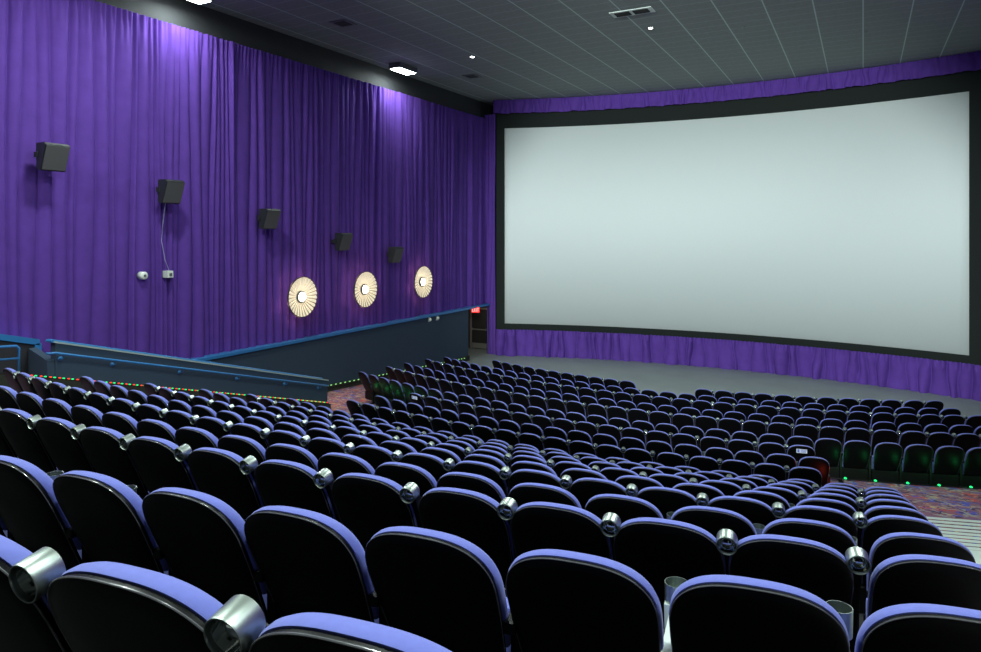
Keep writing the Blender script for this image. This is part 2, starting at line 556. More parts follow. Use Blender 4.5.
obj('hanger', box(-0.012, 0.012, -0.012, 0.012, 0.13, 0.16), 'seat_metal', t)

# lower wall panel (navy fabric), its blue rail and the foot strip
bm = box(XL - 0.28, XL + 0.06, 9.0, ALC0, -0.05, TRIM_Z - 0.05)
struct('wall_lower_panel', bm, 'navy_fabric')
struct('trim_1', box(XL - 0.28, XL + 0.13, 8.95, ALC1 + 0.1, TRIM_Z - 0.05, TRIM_Z + 0.04, bev=0.01), 'blue_paint')
struct('trim_5', box(XL - 0.04, XL + 0.07, ALC1, ALC1 + 0.07, 0.0, TRIM_Z - 0.05), 'black_masking')
# upper left end, the rail steps down along the aisle
bm = bmesh.new()
def sloped(bm, x0, x1, ya, za, yb, zb, h):
    vs = []
    for (y, z) in ((ya, za), (yb, zb)):
        for x in (x0, x1):
            vs += [bm.verts.new((x, y, z)), bm.verts.new((x, y, z - h))]
    a0, b0, a1, b1, a2, b2, a3, b3 = vs
    for f in ((a0, a1, a3, a2), (b0, b2, b3, b1), (a0, b0, b1, a1), (a2, a3, b3, b2), (a0, a2, b2, b0), (a1, b1, b3, a3)):
        bm.faces.new(f)
sloped(bm, XL - 0.27, XL + 0.14, 3.0, EYE - 2.33 + 0.283 * 5.6, 8.62, EYE - 2.33, 0.13)
add_box(bm, XL - 0.27, XL + 0.14, 8.52, 8.66, EYE - 3.2, EYE - 2.42)
struct('trim_2', bm, 'blue_paint')
bm = bmesh.new()
sloped(bm, XL - 0.27, XL + 0.10, 3.0, EYE - 2.45 + 0.283 * 5.6, 8.55, EYE - 2.45, 3.2)
struct('wall_vomitory_panel', bm, 'plain_wall')

# half wall between the left aisle and the corridor
def hw_top(y): return EYE - 2.17 - 0.283 * (y - 7.9)
def hw_led(y): return EYE - 2.87 - 0.279 * (y - 7.95)
bm = bmesh.new()
ys = [7.9, 15.75]
for (y0, y1) in [(7.9, 15.75)]:
    v = []
    for y in (y0, y1):
        for x in (HW - 0.16, HW):
            v += [bm.verts.new((x, y, 0.2)), bm.verts.new((x, y, hw_top(y)))]
    for f in ((0, 1, 3, 2), (4, 6, 7, 5), (0, 4, 5, 1), (2, 3, 7, 6), (1, 5, 7, 3), (0, 2, 6, 4)):
        bm.faces.new([v[i] for i in f])
struct('wall_aisle_half', bm, 'navy_fabric')
bm = bmesh.new()
sloped(bm, HW - 0.145, HW + 0.02, 7.86, hw_top(7.86) + 0.035, 15.78, hw_top(15.78) + 0.035, 0.035)
struct('trim_3', bm, 'pale_cap')
bm = bmesh.new()
add_tube(bm, [(HW - 0.17, 7.86, hw_top(7.86) + 0.04), (HW - 0.17, 15.7, hw_top(15.7) + 0.04)], 0.03)
add_tube(bm, [(HW - 0.19, 7.84, hw_top(7.86) + 0.03), (HW + 0.01, 7.84, hw_top(7.86) + 0.03)], 0.028)
struct('trim_4', bm, 'blue_paint')
# short return wall closing the corridor at the top
bm = bmesh.new()
v = []
for (x, y) in ((XL, 8.60), (HW - 0.02, 7.92), (HW - 0.02, 7.76), (XL, 8.44)):
    v.append((bm.verts.new((x, y, 0.2)), bm.verts.new((x, y, EYE - 2.50))))
for i in range(4):
    j = (i + 1) % 4
    bm.faces.new((v[i][0], v[j][0], v[j][1], v[i][1]))
bm.faces.new([a[1] for a in v])
struct('wall_return', bm, 'navy_fabric')

# carpeted aisle curb under the half wall with its LED strip on top
bm = bmesh.new()
v = []
for y in (1.0, 15.78):
    zl = hw_led(y)
    for x in (HW, HW + 0.10):
        v += [bm.verts.new((x, y, 0.2)), bm.verts.new((x, y, zl - 0.02))]
for f in ((0, 1, 3, 2), (4, 6, 7, 5), (0, 4, 5, 1), (2, 3, 7, 6), (1, 5, 7, 3), (0, 2, 6, 4)):
    bm.faces.new([v[i] for i in f])
struct('baseboard_aisle', bm, 'curb_carpet')
t = thing('aisle_light_strip', 'strip of alternating red and green aisle lights along the foot of the half wall', 'light strip', (HW + 0.05, 7.95, hw_led(7.95)), 0)
bm = bmesh.new()
sloped(bm, -0.035, 0.035, -5.0, 0.279 * 5.0, 7.78, -0.279 * 7.78, 0.025)
obj('channel', bm, 'seat_metal', t)
y = -4.9
i = 0
LEDS = []
while y < 7.75:
    z = -0.279 * y
    colr = 'led_green' if i % 2 else 'led_red'
    LEDS.append((y, z, colr))
    y += 0.075 if i % 2 == 0 else 0.100
    i += 1
me_led = {}
for colr in ('led_green', 'led_red'):
    bm = box(-0.010, 0.030, -0.016, 0.016, 0.0, 0.020)
    me = bpy.data.meshes.new('light'); bm.to_mesh(me); bm.free()
    me.materials.append(MATS[colr])
    me_led[colr] = me
for (y, z, colr) in LEDS[-100:]:
    o = bpy.data.objects.new('light', me_led[colr])
    COL.objects.link(o)
    o.parent = t
    o.location = (0, y, z)
    o['label'] = 'green light' if colr == 'led_green' else 'red light'

# foot strip and its lights on the lower wall
def lw_floor(y):
    rho = math.hypot(XL - CX, y - CY)
    return floor_z(rho) if rho > 17 else 0
bm = bmesh.new()
v = []
N = 30
for i in range(N + 1):
    y = 15.5 + (ALC0 - 15.5) * i / N
    f0 = EYE - 5.37 - 0.058 * max(0, y - 17.8)
    f0 = max(f0, 0.0)
    v.append([bm.verts.new((XL + 0.06, y, -0.05)), bm.verts.new((XL + 0.13, y, -0.05)), bm.verts.new((XL + 0.13, y, f0 + 0.24)), bm.verts.new((XL + 0.06, y, f0 + 0.24))])
for a, b in zip(v, v[1:]):
    for i in range(4):
        j = (i + 1) % 4
        bm.faces.new((a[i], a[j], b[j], b[i]))
bm.faces.new(v[0]); bm.faces.new(v[-1][::-1])
struct('baseboard_left', bm, 'curb_carpet')
t = thing('wall_light_strip', 'strip of dim green and amber floor lights along the foot of the lower left wall', 'light strip', (XL + 0.135, 16.2, EYE - 5.37 + 0.235), 0)
bm = bmesh.new()
sloped(bm, -0.02, 0.0, -0.3, 0.0, ALC0 - 16.2, -0.058 * (ALC0 - 17.8), 0.03)
obj('channel', bm, 'seat_metal', t)
mat('led_dim', (0.1, 0.2, 0.05), 0.4, emit=(0.35, 0.9, 0.3), estr=0.7)
bm = box(-0.0, 0.02, -0.035, 0.035, -0.02, 0.012)
me = bpy.data.meshes.new('light'); bm.to_mesh(me); bm.free(); me.materials.append(MATS['led_dim'])
for i in range(46):
    y = -0.1 + i * 0.24
    o = bpy.data.objects.new('light', me)
    COL.objects.link(o)
    o.parent = t
    o.location = (0, y, -0.058 * max(0, (y + 16.2) - 17.8) * 1.0)

# hand rail in front of the half wall
def hr(y): return (HW + 0.13, y, EYE - 2.365 - 0.277 * (y - 7.9))
t = thing('handrail', 'long blue tubular handrail on brackets along the aisle half wall', 'handrail', (HW + 0.13, 7.6, hr(7.6)[2]), 0)
off = Vector(t.location)
bm = tube([Vector((HW + 0.02, 7.72, hr(7.82)[2])) - off, Vector((HW + 0.10, 7.72, hr(7.82)[2])) - off] + [Vector(hr(7.82)) - off, Vector(hr(15.62)) - off, Vector((HW + 0.09, 15.68, hr(15.68)[2])) - off], 0.024, 12)
obj('rail', bm, 'blue_paint', t, True)
for y in (7.99, 9.07, 10.7, 12.36, 14.0, 15.33):
    p = Vector(hr(y)) - off
    b = tube([p, p + Vector((0, 0, -0.07)), p + Vector((-0.05, 0, -0.10)), p + Vector((-0.125, 0, -0.10))], 0.012, 8)
    add_lathe(b, [(0, 0.0), (0.045, 0.0), (0.045, 0.014), (0, 0.014)], 12, 'x', tuple(p + Vector((-0.13, 0, -0.10))))
    obj('bracket', b, 'blue_paint', t, True)

# guard rail at the top of the aisle
t = thing('guard_rail', 'short blue tubular guard rail beside the opening at far left', 'railing', (HW - 0.035, 7.25, hw_led(7.25)), 0)
z0 = EYE - 2.13 - hw_led(7.25)
pts = [(0, 0, 0), (0, 0, z0 - 0.05), (0, -0.05, z0), (0, -3.2, z0 + 0.25)]
obj('top_rail', tube(pts, 0.027, 10), 'blue_paint', t, True)
obj('mid_rail', tube([(0, -0.0, z0 - 0.24), (0, -3.2, z0 + 0.02)], 0.02, 10), 'blue_paint', t, True)

# ------------------------------------------------------------------ curtains
def drape_sheet(path, z_bot, z_top, depth, wmin, wmax, step, nz, seed, top_gather=0.25, sharp=0.75, wob=0.35, flare=0.0):
    """path(s)->(x,y,nx,ny); s in metres"""
    rnd = random.Random(seed)
    L = path.length
    bounds = [0.0]
    while bounds[-1] < L + 1:
        w = rnd.uniform(wmin, wmax)
        if rnd.random() < 0.22: w *= 0.5
        bounds.append(bounds[-1] + w)
    amp = [rnd.uniform(0.45, 1.0) for _ in bounds]
    ph = [rnd.uniform(0, 6.28) for _ in bounds]
    def fold(s, t):
        s2 = s + wob * 0.16 * math.sin(2.0 * t * 3.1 + s * 0.9) * (1 - t) + 0.05 * math.sin(5 * s + 4 * t)
        s2 = min(max(s2, 0.0), L)
        lo, hi = 0, len(bounds) - 1
        while hi - lo > 1:
            m = (lo + hi) // 2
            if bounds[m] <= s2: lo = m
            else: hi = m
        u = (s2 - bounds[lo]) / (bounds[lo + 1] - bounds[lo])
        a = amp[lo] * (0.8 + 0.3 * math.sin(ph[lo] + 2.2 * t))
        main = a * (math.sin(PI * u) ** sharp)
        k = max(0.0, (t - (1 - top_gather)) / top_gather) if top_gather else 0
        fine = 0.5 + 0.5 * math.sin(s * 42 + 2 * math.sin(s * 3))
        return main * (1 - 0.55 * k) + 0.35 * k * fine
    bm = bmesh.new()
    n = int(L / step)
    cols = []
    for i in range(n + 1):
        s = L * i / n
        x, y, nx, ny = path(s)
        zb = z_bot(s) if callable(z_bot) else z_bot
        col = []
        for j in range(nz + 1):
            t = j / nz
            f = fold(s, t) * depth * (1 + flare * (1 - t))
            zz = zb + (z_top - zb) * t
            if j == 0: zz += 0.012 * math.sin(s * 7)
            col.append(bm.verts.new((x + nx * f, y + ny * f, zz)))
        cols.append(col)
    for a, b in zip(cols, cols[1:]):
        for j in range(nz):
            bm.faces.new((a[j], b[j], b[j + 1], a[j + 1]))
    return bm
class Line:
    def __init__(self, p0, p1, n):
        self.p0, self.p1, self.n = Vector(p0), Vector(p1), n
        self.length = (self.p1 - self.p0).length
    def __call__(self, s):
        p = self.p0.lerp(self.p1, s / self.length)
        return p.x, p.y, self.n[0], self.n[1]
class Arc:
    def __init__(self, cx, cy, r, x0, x1):
        self.c, self.r = (cx, cy), r
        self.a0 = math.asin((x0 - cx) / r)
        self.a1 = math.asin((x1 - cx) / r)
        self.length = abs(self.a1 - self.a0) * r
    def __call__(self, s):
        a = self.a0 + (self.a1 - self.a0) * s / self.length
        sn, cs = math.sin(a), math.cos(a)
        return self.c[0] + self.r * sn, self.c[1] + self.r * cs, -sn, -cs

def wall_bottom(s):
    y = 2.0 + s
    return TRIM_Z + 0.03 if y > 8.66 else EYE - 2.35 + 0.283 * (8.62 - y)
CURT_TOP = EYE + 5.55
tag(obj('wall_curtain', drape_sheet(Line((XL - 0.24, 2.0), (XL - 0.24, 29.45), (1, 0)), wall_bottom, CURT_TOP, 0.25, 0.13, 0.44, 0.017, 20, 3, top_gather=0.07, sharp=0.52, wob=0.10), 'purple_drape', None, True),
    'tall purple pleated curtain covering the whole left side wall', 'curtain')
tag(obj('wall_curtain', drape_sheet(Line((XR - 0.03, 29.3), (XR - 0.03, 2.0), (-1, 0)), TRIM_Z, CURT_TOP, 0.16, 0.2, 0.6, 0.06, 8, 5, top_gather=0.12), 'purple_drape', None, True),
    'purple pleated curtain on the right side wall, outside the frame', 'curtain')
SC = (-5.8, 4.1)
SR = 27.2
tag(obj('screen_skirt', drape_sheet(Arc(SC[0], SC[1], SR - 0.22, -15.5, 4.2), 0.0, EYE - 4.60, 0.36, 0.30, 0.62, 0.022, 8, 11, top_gather=0.12, sharp=0.55, wob=0.12, flare=0.1), 'purple_drape', None, True),
    'low purple pleated skirt curtain hanging below the screen to the floor', 'curtain')
tag(obj('screen_valance', drape_sheet(Arc(SC[0], SC[1], SR - 0.25, -15.6, 4.2), EYE + 5.70, CEIL_Z - 0.01, 0.22, 0.2, 0.5, 0.025, 6, 12, top_gather=0.2, sharp=0.6, wob=0.1), 'purple_drape', None, True),
    'narrow purple valance hanging from the ceiling above the screen', 'curtain')
tag(obj('side_curtain', drape_sheet(Line((-16.20, 29.44), (-15.56, 29.36), (0, -1)), lambda q: TRIM_Z + 0.05 if q < 0.20 else 0.0, EYE + 5.72, 0.10, 0.12, 0.26, 0.015, 20, 13, top_gather=0.1), 'purple_drape', None, True),
    'thin purple curtain strip in the corner left of the screen', 'curtain')

# ------------------------------------------------------------------ the screen
t = thing('projection_screen', 'huge curved white projection screen in a wide black masking border', 'screen', (SC[0], SC[1] + SR, 0))
def arc_panel(bm, r, x0, x1, z0, z1, th, n=48):
    a0 = math.asin((x0 - SC[0]) / r); a1 = math.asin((x1 - SC[0]) / r)
    prev = None
    for i in range(n + 1):
        a = a0 + (a1 - a0) * i / n
        vs = []
        for (rr_, z) in ((r, z0), (r, z1), (r + th, z1), (r + th, z0)):
            vs.append(bm.verts.new((rr_ * math.sin(a), rr_ * math.cos(a) - SR, z)))
        if prev:
            for k in range(4):
                bm.faces.new((prev[k], prev[(k + 1) % 4], vs[(k + 1) % 4], vs[k]))
        else:
            bm.faces.new(vs)
        prev = vs
    bm.faces.new(prev[::-1])
SX0, SX1 = -15.18, 3.31
SZ0, SZ1 = EYE - 4.36, EYE + 5.04
bm = bmesh.new()
arc_panel(bm, SR, SX0 - 0.1, SX1 + 0.1, SZ0 - 0.1, SZ1 + 0.1, 0.03)
obj('screen_surface', bm, 'screen_vinyl', t, True)
for nm, a in (('masking', (SX0 - 0.36, SX1 + 0.42, SZ1, EYE + 5.95)), ('masking', (SX0 - 0.36, SX1 + 0.42, EYE - 4.66, SZ0)),
              ('masking', (SX0 - 0.36, SX0, SZ0, SZ1)), ('masking', (SX1, SX1 + 0.42, SZ0, SZ1))):
    bm = bmesh.new()
    arc_panel(bm, SR - 0.10, a[0], a[1], a[2], a[3], 0.09)
    obj(nm, bm, 'black_masking', t)

# ------------------------------------------------------------------ speakers on the left wall
def make_speaker():
    t = thing('wall_speaker', '', 'speaker', (0, 0, 0), 0, 'surround speakers on the left wall')
    # +x out of the wall, y along the wall
    bm = bmesh.new()
    pr = [(0.0, -0.27), (0.17, -0.31), (0.36, 0.24), (0.30, 0.30), (0.0, 0.30)]
    L = []
    for y, sc in ((-0.27, 1.0), (0.27, 1.0)):
        L.append([bm.verts.new((0.10 + px, y, pz)) for px, pz in pr])
    bm.faces.new(L[0]); bm.faces.new(L[1][::-1])
    for i in range(5):
        j = (i + 1) % 5
        bm.faces.new((L[0][i], L[1][i], L[1][j], L[0][j]))
    bmesh.ops.bevel(bm, geom=list(bm.edges), offset=0.012, segments=2, affect='EDGES')
    obj('cabinet', bm, 'speaker_black', t)
    bm = bmesh.new()
    q = [(0.280, -0.285), (0.463, 0.225)]
    vs = []
    for dx in (0.0, 0.014):
        for (px, pz) in q:
            for y in (-0.25, 0.25):
                vs.append(bm.verts.new((px + dx, y, pz)))
    for f in ((0, 1, 3, 2), (4, 6, 7, 5), (0, 4, 5, 1), (2, 3, 7, 6), (0, 2, 6, 4), (1, 5, 7, 3)):
        bm.faces.new([vs[i] for i in f])
    obj('grille', bm, 'speaker_grille', t)
    bm = box(-0.26, -0.07, -0.05, 0.05, -0.06, 0.06)
    add_box(bm, -0.07, 0.14, -0.03, 0.03, -0.02, 0.04)
    add_box(bm, 0.08, 0.20, -0.305, -0.275, -0.02, 0.10)
    add_box(bm, 0.08, 0.20, 0.275, 0.305, -0.02, 0.10)
    obj('bracket', bm, 'speaker_black', t)
    return t
def copy_tree(o, parent=None, skip=None):
    c = o.copy()
    COL.objects.link(c)
    if parent: c.parent = parent
    for ch in list(o.children):
        if skip and ch.name.startswith(skip): continue
        copy_tree(ch, c)
    return c
spk = make_speaker()
SPK = [(8.72, 1.66, 'black wall speaker at far left, the nearest and highest of five on the purple curtain'),
       (11.66, 1.06, 'black wall speaker with a cable hanging under it to a white box'),
       (15.0, 0.42, 'black wall speaker, middle one of the five, right of the cabled one'),
       (18.35, -0.30, 'black wall speaker just above and left of the middle round sconce'),
       (21.35, -0.83, 'black wall speaker farthest down, nearest to the screen, between two round sconces')]
for i, (y, z, lab) in enumerate(SPK):
    o = spk if i == 0 else copy_tree(spk)
    o.location = (XL + 0.09, y + 0.06, EYE + z)
    o['label'] = lab

for sy in (16.4, 18.2):
    lamp('carpet_fill_warm', 'SPOT', (XL + 1.35, sy, EYE - 3.5), 75, (1.0, 0.72, 0.42), 0.08, (0, 0, 0), None, math.radians(78), 0.6)  # added warm spots with no fixture, brighten the left aisle carpet
# cable and small wall devices
cab = [(XL + 0.16, 11.70, EYE + 0.78), (XL + 0.09, 11.68, EYE + 0.3), (XL + 0.07, 11.65, EYE - 0.2), (XL + 0.07, 11.75, EYE - 0.7), (XL + 0.07, 11.88, EYE - 1.0)]
tag(obj('speaker_cable', tube(cab, 0.008, 6), 'cable_grey'), 'thin pale cable hanging from a wall speaker down the curtain', 'cable')
t = thing('smoke_detector', 'round white detector on the purple curtain below the second speaker', 'detector', (XL + 0.04, 11.19, EYE - 1.08))
obj('casing', lathe([(0, -0.16), (0.10, -0.16), (0.10, 0.0), (0.085, 0.015), (0, 0.02)], 20, 'x'), 'white_plastic', t, True)
obj('centre', lathe([(0, 0.018), (0.035, 0.018), (0.03, 0.03), (0, 0.032)], 16, 'x'), 'vent_metal', t, True)
t = thing('strobe_alarm', 'small square white wall box under the hanging cable', 'alarm', (XL + 0.04, 11.90, EYE - 1.08))
obj('casing', box(-0.16, 0.05, -0.085, 0.085, -0.09, 0.09, bev=0.01), 'white_plastic', t)
obj('strobe', box(0.05, 0.075, -0.03, 0.03, -0.045, 0.03), 'vent_metal', t)
for (y, lab) in ((24.15, 'small round white light under the blue rail, left of a pair'), (24.75, 'small white fixture under the blue rail, right of a pair')):
    t = thing('wall_device', lab, 'light fixture', (XL + 0.07, y, EYE - 3.62), 0, 'pair of small fixtures under the rail')
    obj('casing', lathe([(0, 0.0), (0.075, 0.0), (0.075, 0.05), (0.05, 0.08), (0, 0.09)], 16, 'x'), 'white_plastic', t, True)
    obj('base', box(-0.02, 0.0, -0.07, 0.07, -0.09, 0.09), 'white_plastic', t)

# ------------------------------------------------------------------ sconces
def make_sconce():
    t = thing('wall_sconce', '', 'wall lamp', (0, 0, 0), 0, 'round fluted sconces')
    bm = bmesh.new()
    n = 112
    R = 0.632
    rad = [0.17, 0.30, 0.44, 0.57, R]
    rings = []
    for r in rad:
        ring = []
        for k in range(n):
            a = 2 * PI * k / n
            fl = 0.030 * abs(math.sin(a * 14)) * (r / R)
            d = 0.02 + 0.10 * (r / R) ** 1.5 + fl
            ring.append(bm.verts.new((d, r * math.cos(a), r * math.sin(a))))
        rings.append(ring)
    for a, b in zip(rings, rings[1:]):
        for k in range(n):
            bm.faces.new((a[k], a[(k + 1) % n], b[(k + 1) % n], b[k])).material_index = 1 if k % 4 == 0 else 0
    obj('shade', bm, 'sconce_shade', t, False, None, ['sconce_shade', 'sconce_rib'])
    obj('rim', lathe([(R - 0.004, 0.115), (R + 0.022, 0.11), (R + 0.022, 0.15), (R - 0.004, 0.15)], 64, 'x'), 'sconce_rim', t, True)
    g = obj('lamp_housing', lathe([(0.16, 0.0), (0.19, 0.02), (0.19, 0.10), (0.165, 0.115), (0.15, 0.10)], 32, 'x'), 'vent_metal', t, True)
    obj('lamp_dome', lathe([(0.15, 0.10), (0.13, 0.15), (0.08, 0.185), (0, 0.20)], 28, 'x'), 'lamp_glow', g, True)
    obj('wall_plate', lathe([(0, -0.40), (0.12, -0.40), (0.12, 0.02), (0, 0.02)], 20, 'x'), 'sconce_rim', t, True)
    return t
sc0 = make_sconce()
for i, (y, z, lab) in enumerate(((16.7, -2.04, 'round cream fluted sconce, lit, leftmost and largest of three on the curtain'),
                                 (19.87, -2.03, 'round cream fluted sconce, lit, the middle one of three'),
                                 (23.57, -1.99, 'round cream fluted sconce, lit, the one closest to the screen'))):
    o = sc0 if i == 0 else copy_tree(sc0)
    y -= 0.17
    o.location = (XL + 0.15, y, EYE + z)
    o['label'] = lab
    for k in range(6):
        a = 2 * PI * k / 6 + 0.3
        lamp('sconce_halo', 'POINT', (XL + 0.22, y + 0.72 * math.cos(a), EYE + z + 0.72 * math.sin(a)), 2.2, (1.0, 0.62, 0.42), 0.05)
    lamp('sconce_lamp', 'POINT', (XL + 0.15 + 0.38, y, EYE + z), 5, (1.0, 0.85, 0.62), 0.10)

# ------------------------------------------------------------------ ceiling fixtures
def make_flood():
    t = thing('flood_fixture', '', 'ceiling light', (0, 0, 0), 0, 'wall-wash ceiling floods')
    bm = box(-0.27, 0.27, -0.56, 0.56, -0.20, -0.004, bev=0.015)
    obj('housing', bm, 'vent_metal', t)
    obj('lens', box(-0.22, 0.22, -0.50, 0.50, -0.222, -0.201), 'flood_glow', t)
    return t
f0 = make_flood()
FLAB = ['bright white wall-wash flood on the dark ceiling left of the screen',
        'wall-wash flood on the ceiling at the top edge of the picture, above the second speaker',
        'wall-wash flood on the ceiling over the left aisle behind the picture edge',
        'wall-wash flood at the right side of the ceiling near the screen, outside the frame',
        'wall-wash flood at the right side of the ceiling midway down the hall, outside the frame',
        'wall-wash flood at the right rear of the ceiling, outside the frame']
for i, (fx, fy) in enumerate(FLOODS):
    o = f0 if i == 0 else copy_tree(f0)
    o.location = (fx, fy, CEIL_Z)
    o.rotation_euler = (0, 0, 0)
    o['label'] = FLAB[i]
def make_down(nm='downlight'):
    t = thing(nm, '', 'ceiling light', (0, 0, 0), 0, 'small ceiling downlights')
    obj('trim_ring', lathe([(0.07, 0.0), (0.12, 0.0), (0.12, -0.02), (0.07, -0.012)], 24), 'vent_metal', t, True)
    obj('bulb', lathe([(0, -0.035), (0.05, -0.03), (0.07, 0.0)], 20), 'down_glow', t, True)
    return t
d0 = make_down()
DL = ['small bright downlight in the ceiling, the dimmer one left of the top of the screen',
      'small bright downlight in the ceiling above the screen, right of centre in the picture',
      'small ceiling downlight near the right side wall, outside the frame']
for i, (fx, fy) in enumerate(DOWNS):
    o = d0 if i == 0 else copy_tree(d0)
    o.location = (fx, fy, CEIL_Z - 0.001)
    o['label'] = DL[i]
def make_round():
    t = thing('round_ceiling_lamp', '', 'ceiling light', (0, 0, 0), 0, 'round house lamps over the seats')
    obj('casing', lathe([(0, 0.0), (0.44, 0.0), (0.44, -0.08), (0.40, -0.08)], 32), 'vent_metal', t, True)
    obj('diffuser', lathe([(0.40, -0.06), (0, -0.065)], 32), 'down_glow', t, True)
    return t
r0 = make_round()
for i, (fx, fy) in enumerate(HOUSE):
    o = r0 if i == 0 else copy_tree(r0)
    o.location = (fx, fy, CEIL_Z)
    o['label'] = 'round house lamp in the ceiling, %s of the %s trio over the seats' % (['left', 'middle', 'right'][i % 3], ['front', 'rear'][i // 3])

# air grilles and flush plates in the ceiling
def cpt(px, py):
    d = 690.6 * (CEIL_Z - EYE) / (232.9 - py)
    l = (px - 490.4) / 690.6
    a = math.radians(28.35)
    return d * (-math.sin(a) + l * math.cos(a)), d * (math.cos(a) + l * math.sin(a))
gx, gy = cpt(632, 12)
t = thing('air_grille', 'ceiling air grille with two dark slots near the top centre', 'vent', (gx, gy, CEIL_Z))
obj('frame', box(-0.61, 0.61, -0.25, 0.25, -0.02, 0.0), 'pale_plastic', t)
for s in (-1, 1):
    obj('slot', box(0.27 * s - 0.22, 0.27 * s + 0.22, -0.17, 0.17, -0.035, -0.021), 'vent_slot', t)
for (px, py, lab) in ((343, 23, 'flush grey ceiling plate on the dark ceiling, up left of the bright flood'), (472, 76, 'flush grey ceiling plate just above the top left corner of the screen')):
    gx, gy = cpt(px, py)
    t = thing('ceiling_plate', lab, 'vent', (gx, gy, CEIL_Z), 0, 'flush ceiling plates')
    obj('panel', box(-0.30, 0.30, -0.30, 0.30, -0.02, 0.0), 'vent_metal', t)
    obj('core', box(-0.2, 0.2, -0.2, 0.2, -0.035, -0.021), 'charcoal_wall', t)
for (px, py, lab) in ((533, 52, 'small sprinkler head in the ceiling above the left part of the screen'), (587, 50, 'small sprinkler head in the ceiling above the screen, between the small downlight and another head'), (743, 27, 'small sprinkler head in the ceiling right of the bright small downlight'), (866, 31, 'small sprinkler head in the ceiling above the right part of the screen')):
    gx, gy = cpt(px, py)
    tag(obj('sprinkler', lathe([(0, -0.06), (0.03, -0.055), (0.012, -0.04), (0.012, -0.015), (0.05, -0.012), (0.05, 0.0)], 14), 'vent_metal', None, True, (gx, gy, CEIL_Z)), lab, 'sprinkler')

# ------------------------------------------------------------------ seats
REC = 0.46
HWID = 0.266
def yb(z): return (0.98 - z) * REC
def outline(n=26, sc=1.0):
    pts = []
    # right side up, over the crown, left side down, then bottom
    z0, z1, top, w0 = 0.30, 0.755, 0.98, 0.226
    right = []
    for i in range(7):
        t = i / 7
        w = w0 + (HWID - w0) * math.sin(t * PI / 2)
        right.append((w, z0 + 0.02 + (z1 - z0 - 0.02) * t))
    for i in range(n + 1):
        a = PI / 2 * i / n
        ex = 2 / 2.7
        right.append((HWID * max(math.cos(a), 0) ** ex, z1 + (top - z1) * max(math.sin(a), 0) ** ex))
    left = [(-x, z) for x, z in right[:-1]][::-1]
    right = [(0.17, z0), (0.20, z0 + 0.004)] + right
    left = left + [(-0.20, z0 + 0.004), (-0.17, z0)]
    return right + left
def ring_shape(bm, rings, mi=0, cap_a=True, cap_b=True):
    """rings: list of lists of coordinates with equal length"""
    vr = [[bm.verts.new(p) for p in r] for r in rings]
    n = len(vr[0])
    for a, b in zip(vr, vr[1:]):
        for k in range(n):
            f = bm.faces.new((a[k], a[(k + 1) % n], b[(k + 1) % n], b[k]))
            f.material_index = mi
    if cap_a: bm.faces.new(vr[0]).material_index = mi
    if cap_b: bm.faces.new(vr[-1][::-1]).material_index = mi
C0 = (0.0, 0.66)
def scaled(o, s, dy, ds=0.0):
    # ds: absolute inset in metres
    out = []
    for x, z in o:
        dx, dz = x - C0[0], z - C0[1]
        L = math.hypot(dx, dz)
        k = max(s - ds / L, 0.0)
        X, Z = C0[0] + dx * k, C0[1] + dz * k
        out.append((X, yb(Z) + dy, Z))
    return out
def shell_bm(n=26):
    o = outline(n)
    bm = bmesh.new()
    # flat moulded shell, gently bulging to the rear
    rings = [scaled(o, 1, 0.012, 0.007), scaled(o, 1, -0.004, 0.007), scaled(o, 1, -0.011, 0.016), scaled(o, 0.82, -0.020), scaled(o, 0.5, -0.030), scaled(o, 0.2, -0.034)]
    ring_shape(bm, rings)
    return bm
def cushion_bm(n=26, lo=False):
    # upholstered front: stops at the arm rests
    o = [(x, max(z, 0.50 + 0.03 * abs(x))) for x, z in outline(n)]
    bm = bmesh.new()
    rings = [scaled(o, 1, 0.0125, 0.012), scaled(o, 1, 0.016, 0.003), scaled(o, 1, 0.026, -0.001), scaled(o, 1, 0.050, -0.001), scaled(o, 1, 0.070, 0.007), scaled(o, 1, 0.080, 0.024), scaled(o, 0.7, 0.092), scaled(o, 0.3, 0.096)]
    ring_shape(bm, rings)
    return bm
def welt_bm(n=26):
    o = scaled(outline(n), 1, -0.005, 0.0065)
    bm = bmesh.new()
    N = len(o)
    r = 0.0026
    P = [Vector(p) for p in o]
    lo, hi = 2, N - 3
    P = P[lo:hi + 1]
    add_tube(bm, P, r, 6, True)
    return bm
def pan_bm():
    bm = bmesh.new()
    # folded-up seat pan in front of the back cushion
    add_box(bm, -0.225, 0.225, 0.40, 0.49, 0.22, 0.56, 0, 0.03)
    return bm
def panboard_bm():
    bm = bmesh.new()
    add_box(bm, -0.215, 0.215, 0.492, 0.510, 0.20, 0.58, 0, 0.008)
    return bm
def support_bm():
    bm = bmesh.new()
    x = 0.28
    add_box(bm, x - 0.022, x + 0.022, 0.24, 0.42, 0.02, 0.58, 0, 0.008)
    add_box(bm, x - 0.035, x + 0.035, 0.12, 0.50, 0.0, 0.022, 0, 0.004)
    # cross beam carrying the hinge
    add_box(bm, -0.258, x - 0.022, 0.30, 0.38, 0.06, 0.30, 0, 0.006)
    return bm
def raised_arm_bm():
    bm = bmesh.new()
    add_box(bm, -0.022, 0.022, -0.030, 0.030, 0.0, 0.42, 0, 0.010)
    # lean with the seat back
    for v in bm.verts:
        v.co.y += -REC * v.co.z
    bmesh.ops.translate(bm, verts=bm.verts, vec=(0.276, 0.055 + yb(0.47), 0.47))
    return bm
